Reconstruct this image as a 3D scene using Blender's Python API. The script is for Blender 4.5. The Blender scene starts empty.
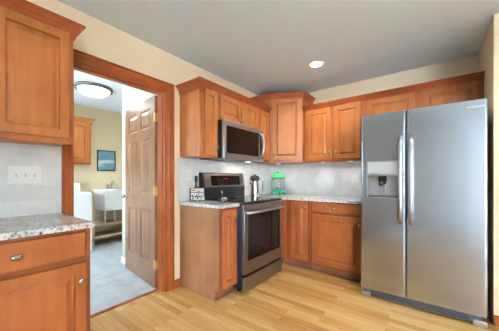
import bpy, bmesh, math, random
from mathutils import Vector, Matrix
random.seed(7)
S = bpy.context.scene
COL = S.collection
PI = math.pi

# ------------------------------------------------------------------ camera
cam_d = bpy.data.cameras.new('camera'); cam = bpy.data.objects.new('camera', cam_d); COL.objects.link(cam)
cam.location = (2.189, -3.474, 1.166)
cam.rotation_euler = (PI/2, 0, math.radians(37.344))
cam_d.sensor_width = 36; cam_d.sensor_fit = 'HORIZONTAL'; cam_d.lens = 36*241.426/499
cam_d.shift_x = 0.0008; cam_d.shift_y = 12.895/499; cam_d.clip_start = 0.05
S.camera = cam
# ------------------------------------------------------------------ world
W = bpy.data.worlds.new('world'); S.world = W; W.use_nodes = True
nt = W.node_tree; nt.nodes.clear()
sky = nt.nodes.new('ShaderNodeTexSky'); sky.sky_type = 'NISHITA'; sky.sun_elevation = math.radians(40); sky.sun_rotation = math.radians(60); sky.sun_disc = False
bg = nt.nodes.new('ShaderNodeBackground'); bg.inputs[1].default_value = 0.35
out = nt.nodes.new('ShaderNodeOutputWorld')
nt.links.new(sky.outputs[0], bg.inputs[0]); nt.links.new(bg.outputs[0], out.inputs[0])
# ------------------------------------------------------------------ view
S.view_settings.view_transform = 'Standard'; S.view_settings.look = 'None'
S.view_settings.exposure = 0.97; S.view_settings.gamma = 1.0; S.view_settings.use_curve_mapping = False
# ------------------------------------------------------------------ added daylight through invented windows behind the camera, light from ceiling lamps
def area(name, loc, rot, sx, sy, power, color):
    d = bpy.data.lights.new(name, 'AREA'); d.shape = 'RECTANGLE'; d.size = sx; d.size_y = sy; d.energy = power; d.color = color
    o = bpy.data.objects.new(name, d); COL.objects.link(o); o.location = loc; o.rotation_euler = rot
    return o
area('window_daylight', (5.4, -11.25, 1.35), (PI/2, 0, 0), 1.4, 2.1, 8, (0.86, 0.94, 1.0))
area('window_daylight', (6.45, -7.6, 1.3), (PI/2, 0, PI/2), 3.4, 2.0, 880, (0.86, 0.94, 1.0))
area('window_daylight', (6.45, -4.6, 1.3), (PI/2, 0, PI/2), 1.6, 2.0, 30, (0.84, 0.93, 1.0))
area('laundry_daylight', (-1.5, -4.35, 1.5), (PI/2, 0, 0), 1.2, 1.2, 72, (0.66, 0.84, 1.0))

# ================================================================== materials
def newmat(name):
    m = bpy.data.materials.new(name); m.use_nodes = True
    return m, m.node_tree, m.node_tree.nodes['Principled BSDF']
def flat(name, col, rough=0.5, metal=0.0, coat=0.0, emis=None, es=0, trans=0.0, ior=1.45, spec=None):
    m, t, b = newmat(name)
    b.inputs['Base Color'].default_value = (*col, 1); b.inputs['Roughness'].default_value = rough
    b.inputs['Metallic'].default_value = metal; b.inputs['Coat Weight'].default_value = coat
    b.inputs['Transmission Weight'].default_value = trans; b.inputs['IOR'].default_value = ior
    if spec is not None: b.inputs['Specular IOR Level'].default_value = spec
    if emis: b.inputs['Emission Color'].default_value = (*emis, 1); b.inputs['Emission Strength'].default_value = es
    return m
def noise(t, vec, scale, detail=3, rough=0.5):
    n = t.nodes.new('ShaderNodeTexNoise'); n.inputs['Scale'].default_value = scale
    n.inputs['Detail'].default_value = detail; n.inputs['Roughness'].default_value = rough
    if vec is not None: t.links.new(vec, n.inputs['Vector'])
    return n
def ramp(t, fac, stops):
    r = t.nodes.new('ShaderNodeValToRGB'); cr = r.color_ramp
    while len(cr.elements) < len(stops): cr.elements.new(0.5)
    for e, (p, c) in zip(cr.elements, stops): e.position = p; e.color = (*c, 1)
    t.links.new(fac, r.inputs[0]); return r
def mapping(t, vec, scale=(1,1,1), loc=None):
    m = t.nodes.new('ShaderNodeMapping'); m.inputs['Scale'].default_value = scale
    t.links.new(vec, m.inputs['Vector'])
    if loc is not None: t.links.new(loc, m.inputs['Location'])
    return m
def bump(t, b, h, strength, dist=0.01):
    n = t.nodes.new('ShaderNodeBump'); n.inputs['Strength'].default_value = strength; n.inputs['Distance'].default_value = dist
    t.links.new(h, n.inputs['Height']); t.links.new(n.outputs[0], b.inputs['Normal'])
def wood(name, c1, c2, c3, scale=(14, 14, 1.3), rough=0.42, coat=0.08):
    m, t, b = newmat(name)
    tc = t.nodes.new('ShaderNodeTexCoord'); oi = t.nodes.new('ShaderNodeObjectInfo')
    mu = t.nodes.new('ShaderNodeVectorMath'); mu.operation = 'SCALE'; mu.inputs[0].default_value = (17, 9, 23)
    t.links.new(oi.outputs['Random'], mu.inputs['Scale'])
    mp = mapping(t, tc.outputs['Object'], scale, mu.outputs[0])
    n1 = noise(t, mp.outputs[0], 1.6, 5, 0.6)
    n2 = noise(t, tc.outputs['Object'], 3.5, 2)
    mix = t.nodes.new('ShaderNodeMath'); mix.operation = 'MULTIPLY_ADD'; mix.inputs[1].default_value = 0.5
    hf = t.nodes.new('ShaderNodeMath'); hf.operation = 'MULTIPLY'; hf.inputs[1].default_value = 0.5
    t.links.new(n2.outputs[0], hf.inputs[0]); t.links.new(n1.outputs[0], mix.inputs[0]); t.links.new(hf.outputs[0], mix.inputs[2])
    r = ramp(t, mix.outputs[0], [(0.32, c1), (0.5, c2), (0.68, c3)])
    t.links.new(r.outputs[0], b.inputs['Base Color'])
    b.inputs['Roughness'].default_value = rough; b.inputs['Coat Weight'].default_value = coat; b.inputs['Coat Roughness'].default_value = 0.2; b.inputs['Specular IOR Level'].default_value = 0.3
    return m
M = {}
M['maple'] = wood('honey_maple', (0.24, 0.073, 0.015), (0.34, 0.110, 0.026), (0.42, 0.15, 0.040))
M['frame_maple'] = wood('maple_frame', (0.22, 0.060, 0.013), (0.30, 0.088, 0.021), (0.36, 0.12, 0.032))
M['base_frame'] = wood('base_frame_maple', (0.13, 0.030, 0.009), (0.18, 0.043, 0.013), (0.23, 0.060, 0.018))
M['base_maple'] = wood('base_maple', (0.21, 0.058, 0.014), (0.28, 0.080, 0.020), (0.34, 0.105, 0.029))
M['cherry'] = wood('stained_trim', (0.20, 0.040, 0.010), (0.27, 0.060, 0.015), (0.34, 0.085, 0.022))
M['veneer'] = wood('veneer_side', (0.19, 0.082, 0.032), (0.27, 0.118, 0.047), (0.34, 0.16, 0.068), (9, 9, 0.8), 0.45, 0.1)
M['casing'] = wood('oak_casing', (0.19, 0.037, 0.006), (0.27, 0.060, 0.010), (0.34, 0.092, 0.018), (30, 30, 1.5), 0.4, 0.1)
M['casing_h'] = wood('oak_casing_head', (0.19, 0.037, 0.006), (0.27, 0.060, 0.010), (0.34, 0.092, 0.018), (30, 1.5, 30), 0.4, 0.1)
M['oak_door'] = wood('oak_door', (0.14, 0.060, 0.026), (0.22, 0.108, 0.054), (0.31, 0.165, 0.09), (28, 28, 1.6), 0.3, 0.3)
M['shelf_wood'] = wood('shelf_wood', (0.42, 0.29, 0.17), (0.50, 0.36, 0.22), (0.58, 0.43, 0.28), (2, 14, 14), 0.6, 0)
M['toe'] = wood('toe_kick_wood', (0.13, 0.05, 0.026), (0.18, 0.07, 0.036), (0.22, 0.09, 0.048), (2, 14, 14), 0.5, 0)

def wallmat(name, col):
    m, t, b = newmat(name)
    tc = t.nodes.new('ShaderNodeTexCoord'); n = noise(t, tc.outputs['Object'], 220, 2)
    b.inputs['Base Color'].default_value = (*col, 1); b.inputs['Roughness'].default_value = 0.75
    bump(t, b, n.outputs[0], 0.06, 0.002); return m
M['wall'] = wallmat('cream_paint', (0.82, 0.68, 0.48))
M['grey_wall'] = wallmat('grey_paint', (0.76, 0.79, 0.82))
M['carpet'] = wallmat('pale_carpet', (0.60, 0.66, 0.74))  # tone of an invented floor covering, chosen for cool bounce light
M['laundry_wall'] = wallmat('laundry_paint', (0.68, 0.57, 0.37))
M['stub_wall'] = wallmat('pale_paint', (0.52, 0.51, 0.41))
M['ceiling'] = wallmat('ceiling_paint', (0.79, 0.92, 0.99))
M['laundry_ceiling'] = wallmat('laundry_ceiling_paint', (0.86, 0.91, 0.99))

def floor_mat():
    m, t, b = newmat('oak_strip_floor')
    tc = t.nodes.new('ShaderNodeTexCoord')
    br = t.nodes.new('ShaderNodeTexBrick'); br.offset = 0.37; br.offset_frequency = 2; br.squash = 1
    br.inputs['Color1'].default_value = (0, 0, 0, 1); br.inputs['Color2'].default_value = (1, 1, 1, 1); br.inputs['Mortar'].default_value = (0.5, 0.5, 0.5, 1)
    br.inputs['Scale'].default_value = 1; br.inputs['Mortar Size'].default_value = 0.0008; br.inputs['Mortar Smooth'].default_value = 0.3
    br.inputs['Brick Width'].default_value = 0.72; br.inputs['Row Height'].default_value = 0.058; br.inputs['Bias'].default_value = 0.0
    t.links.new(tc.outputs['Object'], br.inputs['Vector'])
    # grain shifts from one strip to the next
    sc = t.nodes.new('ShaderNodeVectorMath'); sc.operation = 'SCALE'; sc.inputs['Scale'].default_value = 8
    t.links.new(br.outputs['Color'], sc.inputs[0])
    mp = mapping(t, tc.outputs['Object'], (1.6, 26, 1), sc.outputs[0])
    n = noise(t, mp.outputs[0], 1.8, 6, 0.62)
    n2 = noise(t, mapping(t, tc.outputs['Object'], (0.5, 1.5, 1)).outputs[0], 1.5, 2)
    sep = t.nodes.new('ShaderNodeSeparateColor'); t.links.new(br.outputs['Color'], sep.inputs[0])
    a = t.nodes.new('ShaderNodeMath'); a.operation = 'MULTIPLY'; a.inputs[1].default_value = 0.32; t.links.new(sep.outputs[0], a.inputs[0])
    c = t.nodes.new('ShaderNodeMath'); c.operation = 'MULTIPLY_ADD'; c.inputs[1].default_value = 0.50; t.links.new(n.outputs[0], c.inputs[0]); t.links.new(a.outputs[0], c.inputs[2])
    d = t.nodes.new('ShaderNodeMath'); d.operation = 'MULTIPLY_ADD'; d.inputs[1].default_value = 0.21; t.links.new(n2.outputs[0], d.inputs[0]); t.links.new(c.outputs[0], d.inputs[2])
    r = ramp(t, d.outputs[0], [(0.22, (0.36, 0.165, 0.045)), (0.42, (0.53, 0.295, 0.090)), (0.58, (0.62, 0.38, 0.140)), (0.82, (0.72, 0.50, 0.23))])
    mx = t.nodes.new('ShaderNodeMix'); mx.data_type = 'RGBA'; t.links.new(br.outputs['Fac'], mx.inputs['Factor'])
    t.links.new(r.outputs[0], mx.inputs['A']); mx.inputs['B'].default_value = (0.30, 0.15, 0.06, 1)
    t.links.new(mx.outputs['Result'], b.inputs['Base Color'])
    b.inputs['Roughness'].default_value = 0.25; b.inputs['Coat Weight'].default_value = 0.3; b.inputs['Coat Roughness'].default_value = 0.08
    return m
M['floor'] = floor_mat()

def vinyl():
    m, t, b = newmat('laundry_vinyl'); tc = t.nodes.new('ShaderNodeTexCoord')
    n = noise(t, tc.outputs['Object'], 7, 5, 0.6)
    r = ramp(t, n.outputs[0], [(0.35, (0.33, 0.37, 0.38)), (0.5, (0.42, 0.46, 0.48)), (0.68, (0.50, 0.52, 0.51))])
    t.links.new(r.outputs[0], b.inputs['Base Color']); b.inputs['Roughness'].default_value = 0.35; return m
M['vinyl'] = vinyl()

def granite():
    m, t, b = newmat('speckled_granite'); tc = t.nodes.new('ShaderNodeTexCoord')
    v = t.nodes.new('ShaderNodeTexVoronoi'); v.inputs['Scale'].default_value = 120; t.links.new(tc.outputs['Object'], v.inputs['Vector'])
    n = noise(t, tc.outputs['Object'], 62, 4, 0.7); n2 = noise(t, tc.outputs['Object'], 9, 3)
    r = ramp(t, n.outputs[0], [(0.32, (0.03, 0.03, 0.04)), (0.40, (0.22, 0.22, 0.23)), (0.46, (0.58, 0.58, 0.57)), (0.60, (0.74, 0.75, 0.75))])
    r2 = ramp(t, n2.outputs[0], [(0.5, (1, 1, 1)), (0.70, (0.90, 0.80, 0.66))])
    sp = ramp(t, v.outputs['Color'], [(0.10, (0.25, 0.22, 0.22)), (0.2, (1, 1, 1))])
    mx = t.nodes.new('ShaderNodeMix'); mx.data_type = 'RGBA'; mx.blend_type = 'MULTIPLY'; mx.inputs['Factor'].default_value = 1
    t.links.new(r.outputs[0], mx.inputs['A']); t.links.new(r2.outputs[0], mx.inputs['B'])
    my = t.nodes.new('ShaderNodeMix'); my.data_type = 'RGBA'; my.blend_type = 'MULTIPLY'; my.inputs['Factor'].default_value = 0.8
    t.links.new(mx.outputs['Result'], my.inputs['A']); t.links.new(sp.outputs[0], my.inputs['B'])
    t.links.new(my.outputs['Result'], b.inputs['Base Color']); b.inputs['Roughness'].default_value = 0.15; return m
M['granite'] = granite()

def tile(name, axis):
    m, t, b = newmat(name); tc = t.nodes.new('ShaderNodeTexCoord')
    sx = t.nodes.new('ShaderNodeSeparateXYZ'); t.links.new(tc.outputs['Object'], sx.inputs[0])
    cb = t.nodes.new('ShaderNodeCombineXYZ'); t.links.new(sx.outputs[axis], cb.inputs[0]); t.links.new(sx.outputs['Z'], cb.inputs[1])
    off = mapping(t, cb.outputs[0]); off.inputs['Location'].default_value = (0.03, -0.914, 0)
    br = t.nodes.new('ShaderNodeTexBrick'); br.inputs['Scale'].default_value = 1
    br.inputs['Brick Width'].default_value = 0.20; br.inputs['Row Height'].default_value = 0.10; br.inputs['Mortar Size'].default_value = 0.0018
    br.inputs['Color1'].default_value = (0.69, 0.705, 0.71, 1); br.inputs['Color2'].default_value = (0.78, 0.79, 0.79, 1); br.inputs['Mortar'].default_value = (0.70, 0.70, 0.68, 1)
    t.links.new(off.outputs[0], br.inputs['Vector'])
    n = noise(t, tc.outputs['Object'], 6, 6, 0.65)
    r = ramp(t, n.outputs[0], [(0.3, (0.80, 0.82, 0.84)), (0.55, (1, 1, 1))])
    mx = t.nodes.new('ShaderNodeMix'); mx.data_type = 'RGBA'; mx.blend_type = 'MULTIPLY'; mx.inputs['Factor'].default_value = 0.8
    t.links.new(br.outputs['Color'], mx.inputs['A']); t.links.new(r.outputs[0], mx.inputs['B'])
    t.links.new(mx.outputs['Result'], b.inputs['Base Color']); b.inputs['Roughness'].default_value = 0.2
    bump(t, b, br.outputs['Fac'], 0.25, -0.002)
    return m
M['tile_y'] = tile('marble_tile_y', 'Y'); M['tile_x'] = tile('marble_tile_x', 'X')

def steel(name, col, rough, aniso=0.6, stretch=(0.5, 0.5, 30), var=0.012):
    m, t, b = newmat(name); tc = t.nodes.new('ShaderNodeTexCoord')
    b.inputs['Metallic'].default_value = 1; b.inputs['Base Color'].default_value = (*col, 1)
    n = noise(t, mapping(t, tc.outputs['Object'], stretch).outputs[0], 4, 4)
    mr = t.nodes.new('ShaderNodeMapRange'); mr.inputs['To Min'].default_value = rough - var; mr.inputs['To Max'].default_value = rough + var
    t.links.new(n.outputs[0], mr.inputs['Value']); t.links.new(mr.outputs[0], b.inputs['Roughness'])
    b.inputs['Anisotropic'].default_value = aniso
    return m
M['steel'] = steel('brushed_steel', (0.42, 0.46, 0.50), 0.25, 0.5, (0.5, 1, 30), 0.008)
M['steel_warm'] = steel('range_steel', (0.31, 0.31, 0.32), 0.28)
M['steel_light'] = steel('light_steel', (0.66, 0.67, 0.68), 0.35)
M['steel_mid'] = steel('microwave_steel', (0.47, 0.53, 0.60), 0.3)
M['steel_dark'] = steel('dispenser_steel', (0.45, 0.46, 0.47), 0.35)
M['lamp_ring'] = flat('aged_bronze_ring', (0.16, 0.145, 0.12), 0.45, 0.3)
M['chrome'] = flat('chrome', (0.78, 0.78, 0.8), 0.12, 1)
M['nickel'] = flat('brushed_nickel', (0.42, 0.41, 0.40), 0.22, 1)
M['dark_nickel'] = flat('dark_nickel', (0.25, 0.23, 0.21), 0.35, 1)
M['handle'] = flat('handle_steel', (0.50, 0.51, 0.53), 0.28, 1)
M['black_glass'] = flat('black_glass', (0.006, 0.006, 0.007), 0.08, 0, 0, spec=0.35)
M['window_glass_dark'] = flat('oven_window_glass', (0.010, 0.006, 0.005), 0.12, 0, 0, spec=0.2)
M['black'] = flat('black_plastic', (0.015, 0.015, 0.017), 0.35)
M['black_matte'] = flat('matte_black', (0.004, 0.004, 0.004), 0.9, spec=0.05)
M['navy'] = flat('dark_navy_enamel', (0.012, 0.018, 0.035), 0.3)
M['grey_plastic'] = flat('dark_grey_plastic', (0.10, 0.105, 0.11), 0.45)
M['white_plastic'] = flat('white_plastic', (0.80, 0.81, 0.80), 0.35)
M['cream_plastic'] = flat('ivory_plastic', (0.80, 0.78, 0.70), 0.35)
M['white_enamel'] = flat('white_enamel', (0.82, 0.84, 0.86), 0.25, 0, 0.3)
M['grey_mark'] = flat('grey_marking', (0.45, 0.46, 0.47), 0.4)
M['dim_mark'] = flat('dim_button_marking', (0.14, 0.10, 0.09), 0.5)
M['brass'] = flat('brass', (0.60, 0.42, 0.16), 0.3, 1)
M['glass'] = flat('clear_glass', (0.95, 0.98, 0.97), 0.02, 0, 0, trans=1.0)
M['window_pane'] = flat('window_glass', (1, 1, 1), 0.0, 0, 0, trans=1.0, ior=1.01)
M['green'] = flat('green_plastic', (0.05, 0.46, 0.12), 0.3)
M['green2'] = flat('teal_green_plastic', (0.04, 0.45, 0.26), 0.3)
M['amber_glass'] = flat('olive_bottle_glass', (0.06, 0.05, 0.012), 0.08, 0, 0.5)
M['label_tan'] = flat('tan_label', (0.42, 0.33, 0.16), 0.6)
M['jar_glass_dark'] = flat('dark_glass', (0.03, 0.03, 0.04), 0.08, 0, 0.5)
M['lamp_glow'] = flat('lamp_lens', (1, 1, 1), 0.4, emis=(1.0, 0.96, 0.90), es=14)
M['puck_glow'] = flat('puck_lens', (1, 1, 1), 0.4, emis=(1.0, 0.97, 0.93), es=3)  # glow for the added pucks and the microwave lamp lens
M['dome_glow'] = flat('frosted_dome', (0.95, 0.95, 0.92), 0.4, emis=(1.0, 0.98, 0.93), es=2.4)
M['led_red'] = flat('red_display', (0.3, 0.02, 0.01), 0.4, emis=(1.0, 0.12, 0.05), es=0.12)
M['white_trim'] = flat('white_trim_paint', (0.82, 0.82, 0.80), 0.4)
M['sign_black'] = flat('sign_black_paint', (0.02, 0.02, 0.02), 0.6)
M['sign_white'] = flat('sign_white_paint', (0.85, 0.85, 0.83), 0.6)
M['ceil_white'] = flat('white_metal_trim', (0.85, 0.85, 0.85), 0.4)
def pic_mat():
    m, t, b = newmat('blue_print'); tc = t.nodes.new('ShaderNodeTexCoord')
    n = noise(t, mapping(t, tc.outputs['Object'], (1, 7, 5)).outputs[0], 1.5, 4, 0.6)
    r = ramp(t, n.outputs[0], [(0.36, (0.10, 0.22, 0.30)), (0.5, (0.16, 0.36, 0.48)), (0.60, (0.55, 0.70, 0.66)), (0.7, (0.75, 0.8, 0.72))])
    t.links.new(r.outputs[0], b.inputs['Base Color']); b.inputs['Roughness'].default_value = 0.3; return m
M['picture'] = pic_mat()

# ================================================================== helpers
class MB:
    def __init__(s): s.bm = bmesh.new(); s.mats = []
    def mi(s, m):
        m = M[m] if isinstance(m, str) else m
        if m not in s.mats: s.mats.append(m)
        return s.mats.index(m)
    def add(s, verts, faces, m, smooth=False):
        i = s.mi(m); vs = [s.bm.verts.new(v) for v in verts]; r = []
        for f in faces:
            try: fc = s.bm.faces.new([vs[k] for k in f])
            except ValueError: continue
            fc.material_index = i; fc.smooth = smooth; r.append(fc)
        return vs, r
    def box(s, x0, x1, y0, y1, z0, z1, m, bev=0.0, seg=2):
        vs, fs = s.add([(x, y, z) for x in (x0, x1) for y in (y0, y1) for z in (z0, z1)],
                       [(0,1,3,2),(4,6,7,5),(0,4,5,1),(2,3,7,6),(0,2,6,4),(1,5,7,3)], m)
        if bev > 0:
            es = list({e for f in fs for e in f.edges})
            r = bmesh.ops.bevel(s.bm, geom=es, offset=bev, segments=seg, affect='EDGES', profile=0.5)
            i = s.mi(m)
            for f in r['faces']: f.material_index = i; f.smooth = True
        return s
    def prism(s, poly, z0, z1, m, bev=0.0):
        n = len(poly)
        vs, fs = s.add([(x, y, z0) for x, y in poly] + [(x, y, z1) for x, y in poly],
              [tuple(range(n-1, -1, -1)), tuple(range(n, 2*n))] + [(k, (k+1) % n, n+(k+1) % n, n+k) for k in range(n)], m)
        if bev > 0:
            es = list({e for f in fs for e in f.edges})
            r = bmesh.ops.bevel(s.bm, geom=es, offset=bev, segments=2, affect='EDGES')
            i = s.mi(m)
            for f in r['faces']: f.material_index = i
        return s
    def extrude_x(s, prof, x0, x1, m):   # profile of (y, z)
        n = len(prof)
        s.add([(x0, y, z) for y, z in prof] + [(x1, y, z) for y, z in prof],
              [tuple(range(n)), tuple(range(2*n-1, n-1, -1))] + [(n+k, n+(k+1) % n, (k+1) % n, k) for k in range(n)], m); return s
    def panel(s, x0, x1, z0, z1, yf, t, rings, m):
        # a closed slab whose front (towards -y) steps in and out through the rings (inset, depth)
        vs = []; fs = []
        def ring(ins, y):
            b = len(vs); vs.extend([(x0+ins, y, z0+ins), (x1-ins, y, z0+ins), (x1-ins, y, z1-ins), (x0+ins, y, z1-ins)]); return b
        pr = ring(0, yf+t); fs.append((pr+3, pr+2, pr+1, pr))
        for ins, d in rings:
            r = ring(ins, yf+d)
            for k in range(4): fs.append((pr+k, pr+(k+1) % 4, r+(k+1) % 4, r+k))
            pr = r
        fs.append((pr, pr+1, pr+2, pr+3)); s.add(vs, fs, m); return s
    def lathe(s, prof, m, c=(0,0,0), seg=24, axis='z', smooth=True):
        vs = []; fs = []; n = len(prof)
        for k in range(seg):
            a = 2*PI*k/seg
            for r, h in prof:
                p = (r*math.cos(a), r*math.sin(a), h)
                if axis == 'y': p = (p[0], -h, p[1])
                if axis == 'x': p = (h, p[0], p[1])
                vs.append((p[0]+c[0], p[1]+c[1], p[2]+c[2]))
        for k in range(seg):
            for j in range(n-1):
                fs.append((k*n+j, ((k+1) % seg)*n+j, ((k+1) % seg)*n+j+1, k*n+j+1))
        s.add(vs, fs, m, smooth); bmesh.ops.remove_doubles(s.bm, verts=s.bm.verts, dist=1e-6); return s
    def tube(s, pts, r, m, seg=10, sx=1.0):
        pts = [Vector(p) for p in pts]; rings = []; i = s.mi(m)
        for k, p in enumerate(pts):
            d = (pts[min(k+1, len(pts)-1)] - pts[max(k-1, 0)]).normalized()
            u = Vector((0, 0, 1)) if abs(d.z) < 0.9 else Vector((1, 0, 0))
            a = d.cross(u).normalized(); b2 = d.cross(a)
            rr = r[k] if isinstance(r, (list, tuple)) else r
            rings.append([s.bm.verts.new(p + a*rr*math.cos(2*PI*j/seg)*sx + b2*rr*math.sin(2*PI*j/seg)) for j in range(seg)])
        for k in range(len(rings)-1):
            for j in range(seg):
                f = s.bm.faces.new((rings[k][j], rings[k][(j+1) % seg], rings[k+1][(j+1) % seg], rings[k+1][j])); f.smooth = True; f.material_index = i
        for rg in (rings[0], rings[-1]):
            f = s.bm.faces.new(rg); f.material_index = i
        return s
    def sweep(s, path, prof, m):
        # profile (out, z) carried along a path, outward to the right, mitred at corners
        P = [Vector((x, y)) for x, y in path]; R = []
        for k, p in enumerate(P):
            ns = []
            if k > 0: d = (P[k]-P[k-1]).normalized(); ns.append(Vector((d.y, -d.x)))
            if k < len(P)-1: d = (P[k+1]-P[k]).normalized(); ns.append(Vector((d.y, -d.x)))
            n = sum(ns, Vector((0, 0))).normalized(); n = n/ max(0.3, n.dot(ns[0]))
            R.append([(p.x+n.x*o, p.y+n.y*o, z) for o, z in prof])
        n = len(prof); vs = [v for r in R for v in r]; fs = []
        for k in range(len(R)-1):
            for j in range(n): fs.append((k*n+j, k*n+(j+1) % n, (k+1)*n+(j+1) % n, (k+1)*n+j))
        fs.append(tuple(range(n-1, -1, -1))); fs.append(tuple((len(R)-1)*n+j for j in range(n)))
        s.add(vs, fs, m); return s
    def build(s, name, parent=None, loc=None, rz=None):
        bmesh.ops.recalc_face_normals(s.bm, faces=s.bm.faces)
        me = bpy.data.meshes.new(name); s.bm.to_mesh(me); s.bm.free()
        for m in s.mats: me.materials.append(m)
        o = bpy.data.objects.new(name, me); COL.objects.link(o)
        if parent is not None: o.parent = parent
        if loc is not None: o.location = loc
        if rz is not None: o.rotation_euler = (0, 0, rz)
        return o
def empty(name, label, cat, loc=(0,0,0), rz=0.0, group=None):
    o = bpy.data.objects.new(name, None); o.empty_display_size = 0.1; COL.objects.link(o)
    o.location = loc; o.rotation_euler = (0, 0, rz); o['label'] = label; o['category'] = cat
    if group: o['group'] = group
    return o
def tag(o, label, cat, group=None):
    o['label'] = label; o['category'] = cat
    if group: o['group'] = group
    return o
def struct(o): o['kind'] = 'structure'; return o
def text(name, body, size, m, parent, loc, rot, extrude=0.0008, sx=1.0, bold=0.0):
    c = bpy.data.curves.new(name, 'FONT'); c.body = body; c.size = size; c.extrude = extrude; c.offset = bold; c.align_x = 'CENTER'; c.align_y = 'CENTER'
    t = bpy.data.objects.new(name, c); COL.objects.link(t)
    bpy.context.view_layer.update()
    me = bpy.data.meshes.new_from_object(t.evaluated_get(bpy.context.evaluated_depsgraph_get()))
    COL.objects.unlink(t); bpy.data.objects.remove(t)
    me.materials.clear(); me.materials.append(M[m])
    o = bpy.data.objects.new(name, me); COL.objects.link(o); o.parent = parent; o.location = loc; o.rotation_euler = rot; o.scale = (sx, 1, 1)
    return o

H = 2.47          # ceiling height
# ================================================================== the room
struct(MB().box(-0.10, 6.2, -4.6, 0.12, -0.06, 0.0, 'floor').build('floor'))
struct(MB().box(-0.10, 6.2, -11.0, -4.6, -0.06, 0.004, 'carpet').build('floor'))  # unseen pale floor covering, invented to bounce cool light upward
struct(MB().box(-2.92, -0.10, -4.3, -0.38, -0.06, -0.001, 'vinyl').build('floor'))
struct(MB().box(-0.125, -0.085, -2.83, -2.01, -0.004, 0.006, 'casing_h', 0.002).build('trim_1'))       # threshold strip
struct(MB().box(-0.12, 6.32, -11.12, 0.12, H, H+0.1, 'ceiling').build('ceiling'))
struct(MB().box(-2.92, -0.12, -4.3, -0.38, H, H+0.1, 'laundry_ceiling').build('ceiling'))
DY0, DY1, DH = -2.835, -2.015, 2.065
w = MB(); w.box(-0.12, 0, -11.0, DY0, 0, H, 'wall'); w.box(-0.12, 0, DY1, 0.0, 0, H, 'wall'); w.box(-0.12, 0, DY0, DY1, DH, H, 'wall')
struct(w.build('wall_left'))
struct(MB().box(-0.12, 2.57, 0, 0.12, 0, H, 'wall').build('wall_back'))
struct(MB().box(0.0, 3.3, -5.1, -4.98, 0, H, 'grey_wall').build('wall_divider'))  # unseen wall added to shade the left side and reflect in the fridge
struct(MB().box(2.57, 6.2, -0.77, 0.12, 0, H, 'wall').build('wall_right'))
def holed(axis, c0, c1, a0, a1, holes, name, wm='grey_wall'):
    w = MB()
    def b(u0, u1, z0, z1):
        if axis == 'y': w.box(u0, u1, c0, c1, z0, z1, wm)
        else: w.box(c0, c1, u0, u1, z0, z1, wm)
    u = a0
    for (h0, h1, z0, z1) in holes:
        b(u, h0, 0, H); b(h0, h1, 0, z0); b(h0, h1, z1, H); u = h1
    b(u, a1, 0, H); return struct(w.build(name))
holed('y', -11.12, -11.0, -0.12, 6.2, [(4.7, 6.1, 0.25, 2.3)], 'wall_front')
holed('x', 6.2, 6.32, -11.0, -0.77, [(-9.3, -5.9, 0.25, 2.3), (-5.4, -3.8, 0.25, 2.2)], 'wall_right')
def window(n, axis, c, u0, u1, z0, z1, nv):
    w = MB(); g = MB()
    def b(m, a0, a1, e0, e1, t0, t1, mat):
        if axis == 'y': m.box(a0, a1, c+t0, c+t1, e0, e1, mat)
        else: m.box(c+t0, c+t1, a0, a1, e0, e1, mat)
    f = 0.05
    b(w, u0, u1, z0, z0+f, 0, 0.08, 'white_trim'); b(w, u0, u1, z1-f, z1, 0, 0.08, 'white_trim')
    for k in range(nv+1):
        x = u0 + (u1-u0-f)*k/nv; b(w, x, x+f, z0, z1, 0, 0.08, 'white_trim')
    fr = struct(w.build('window_%d' % n))
    b(g, u0+0.01, u1-0.01, z0+0.01, z1-0.01, 0.035, 0.041, 'window_pane'); g.build('window_pane', fr)
window(1, 'y', -11.1, 4.7, 6.1, 0.25, 2.3, 2)  # first of three invented windows, placed for light and reflections
window(2, 'x', 6.22, -9.3, -5.9, 0.25, 2.3, 3)
window(3, 'x', 6.22, -5.4, -3.8, 0.25, 2.2, 2)
# laundry shell
struct(MB().box(-2.92, -2.8, -4.3, -0.38, 0, H, 'laundry_wall').build('wall_laundry'))
struct(MB().box(-2.8, -1.26, -0.5, -0.38, 0, H, 'laundry_wall').build('wall_laundry'))
w = MB(); w.box(-2.8, -2.1, -4.3, -4.2, 0, H, 'laundry_wall'); w.box(-0.9, -0.12, -4.3, -4.2, 0, H, 'laundry_wall')
w.box(-2.1, -0.9, -4.3, -4.2, 0, 0.9, 'laundry_wall'); w.box(-2.1, -0.9, -4.3, -4.2, 2.1, H, 'laundry_wall'); struct(w.build('wall_laundry'))
struct(MB().box(-1.26, -0.12, -1.87, -0.38, 0, H, 'stub_wall').build('wall_partition'))
struct(MB().box(-1.275, -0.14, -1.885, -1.87, 0, 0.075, 'white_trim', 0.003).build('baseboard_laundry'))
struct(MB().box(-2.8, -2.785, -1.25, -0.5, 0, 0.085, 'white_trim', 0.003).build('baseboard_laundry'))
window(4, 'y', -4.29, -2.1, -0.9, 0.9, 2.1, 2)
# kitchen baseboards
struct(MB().box(0, 0.014, -1.925, -1.853, 0, 0.085, 'casing_h', 0.003).build('baseboard_left'))
struct(MB().box(2.572, 6.19, -0.785, -0.77, 0, 0.085, 'casing', 0.003).build('baseboard_right'))
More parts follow.
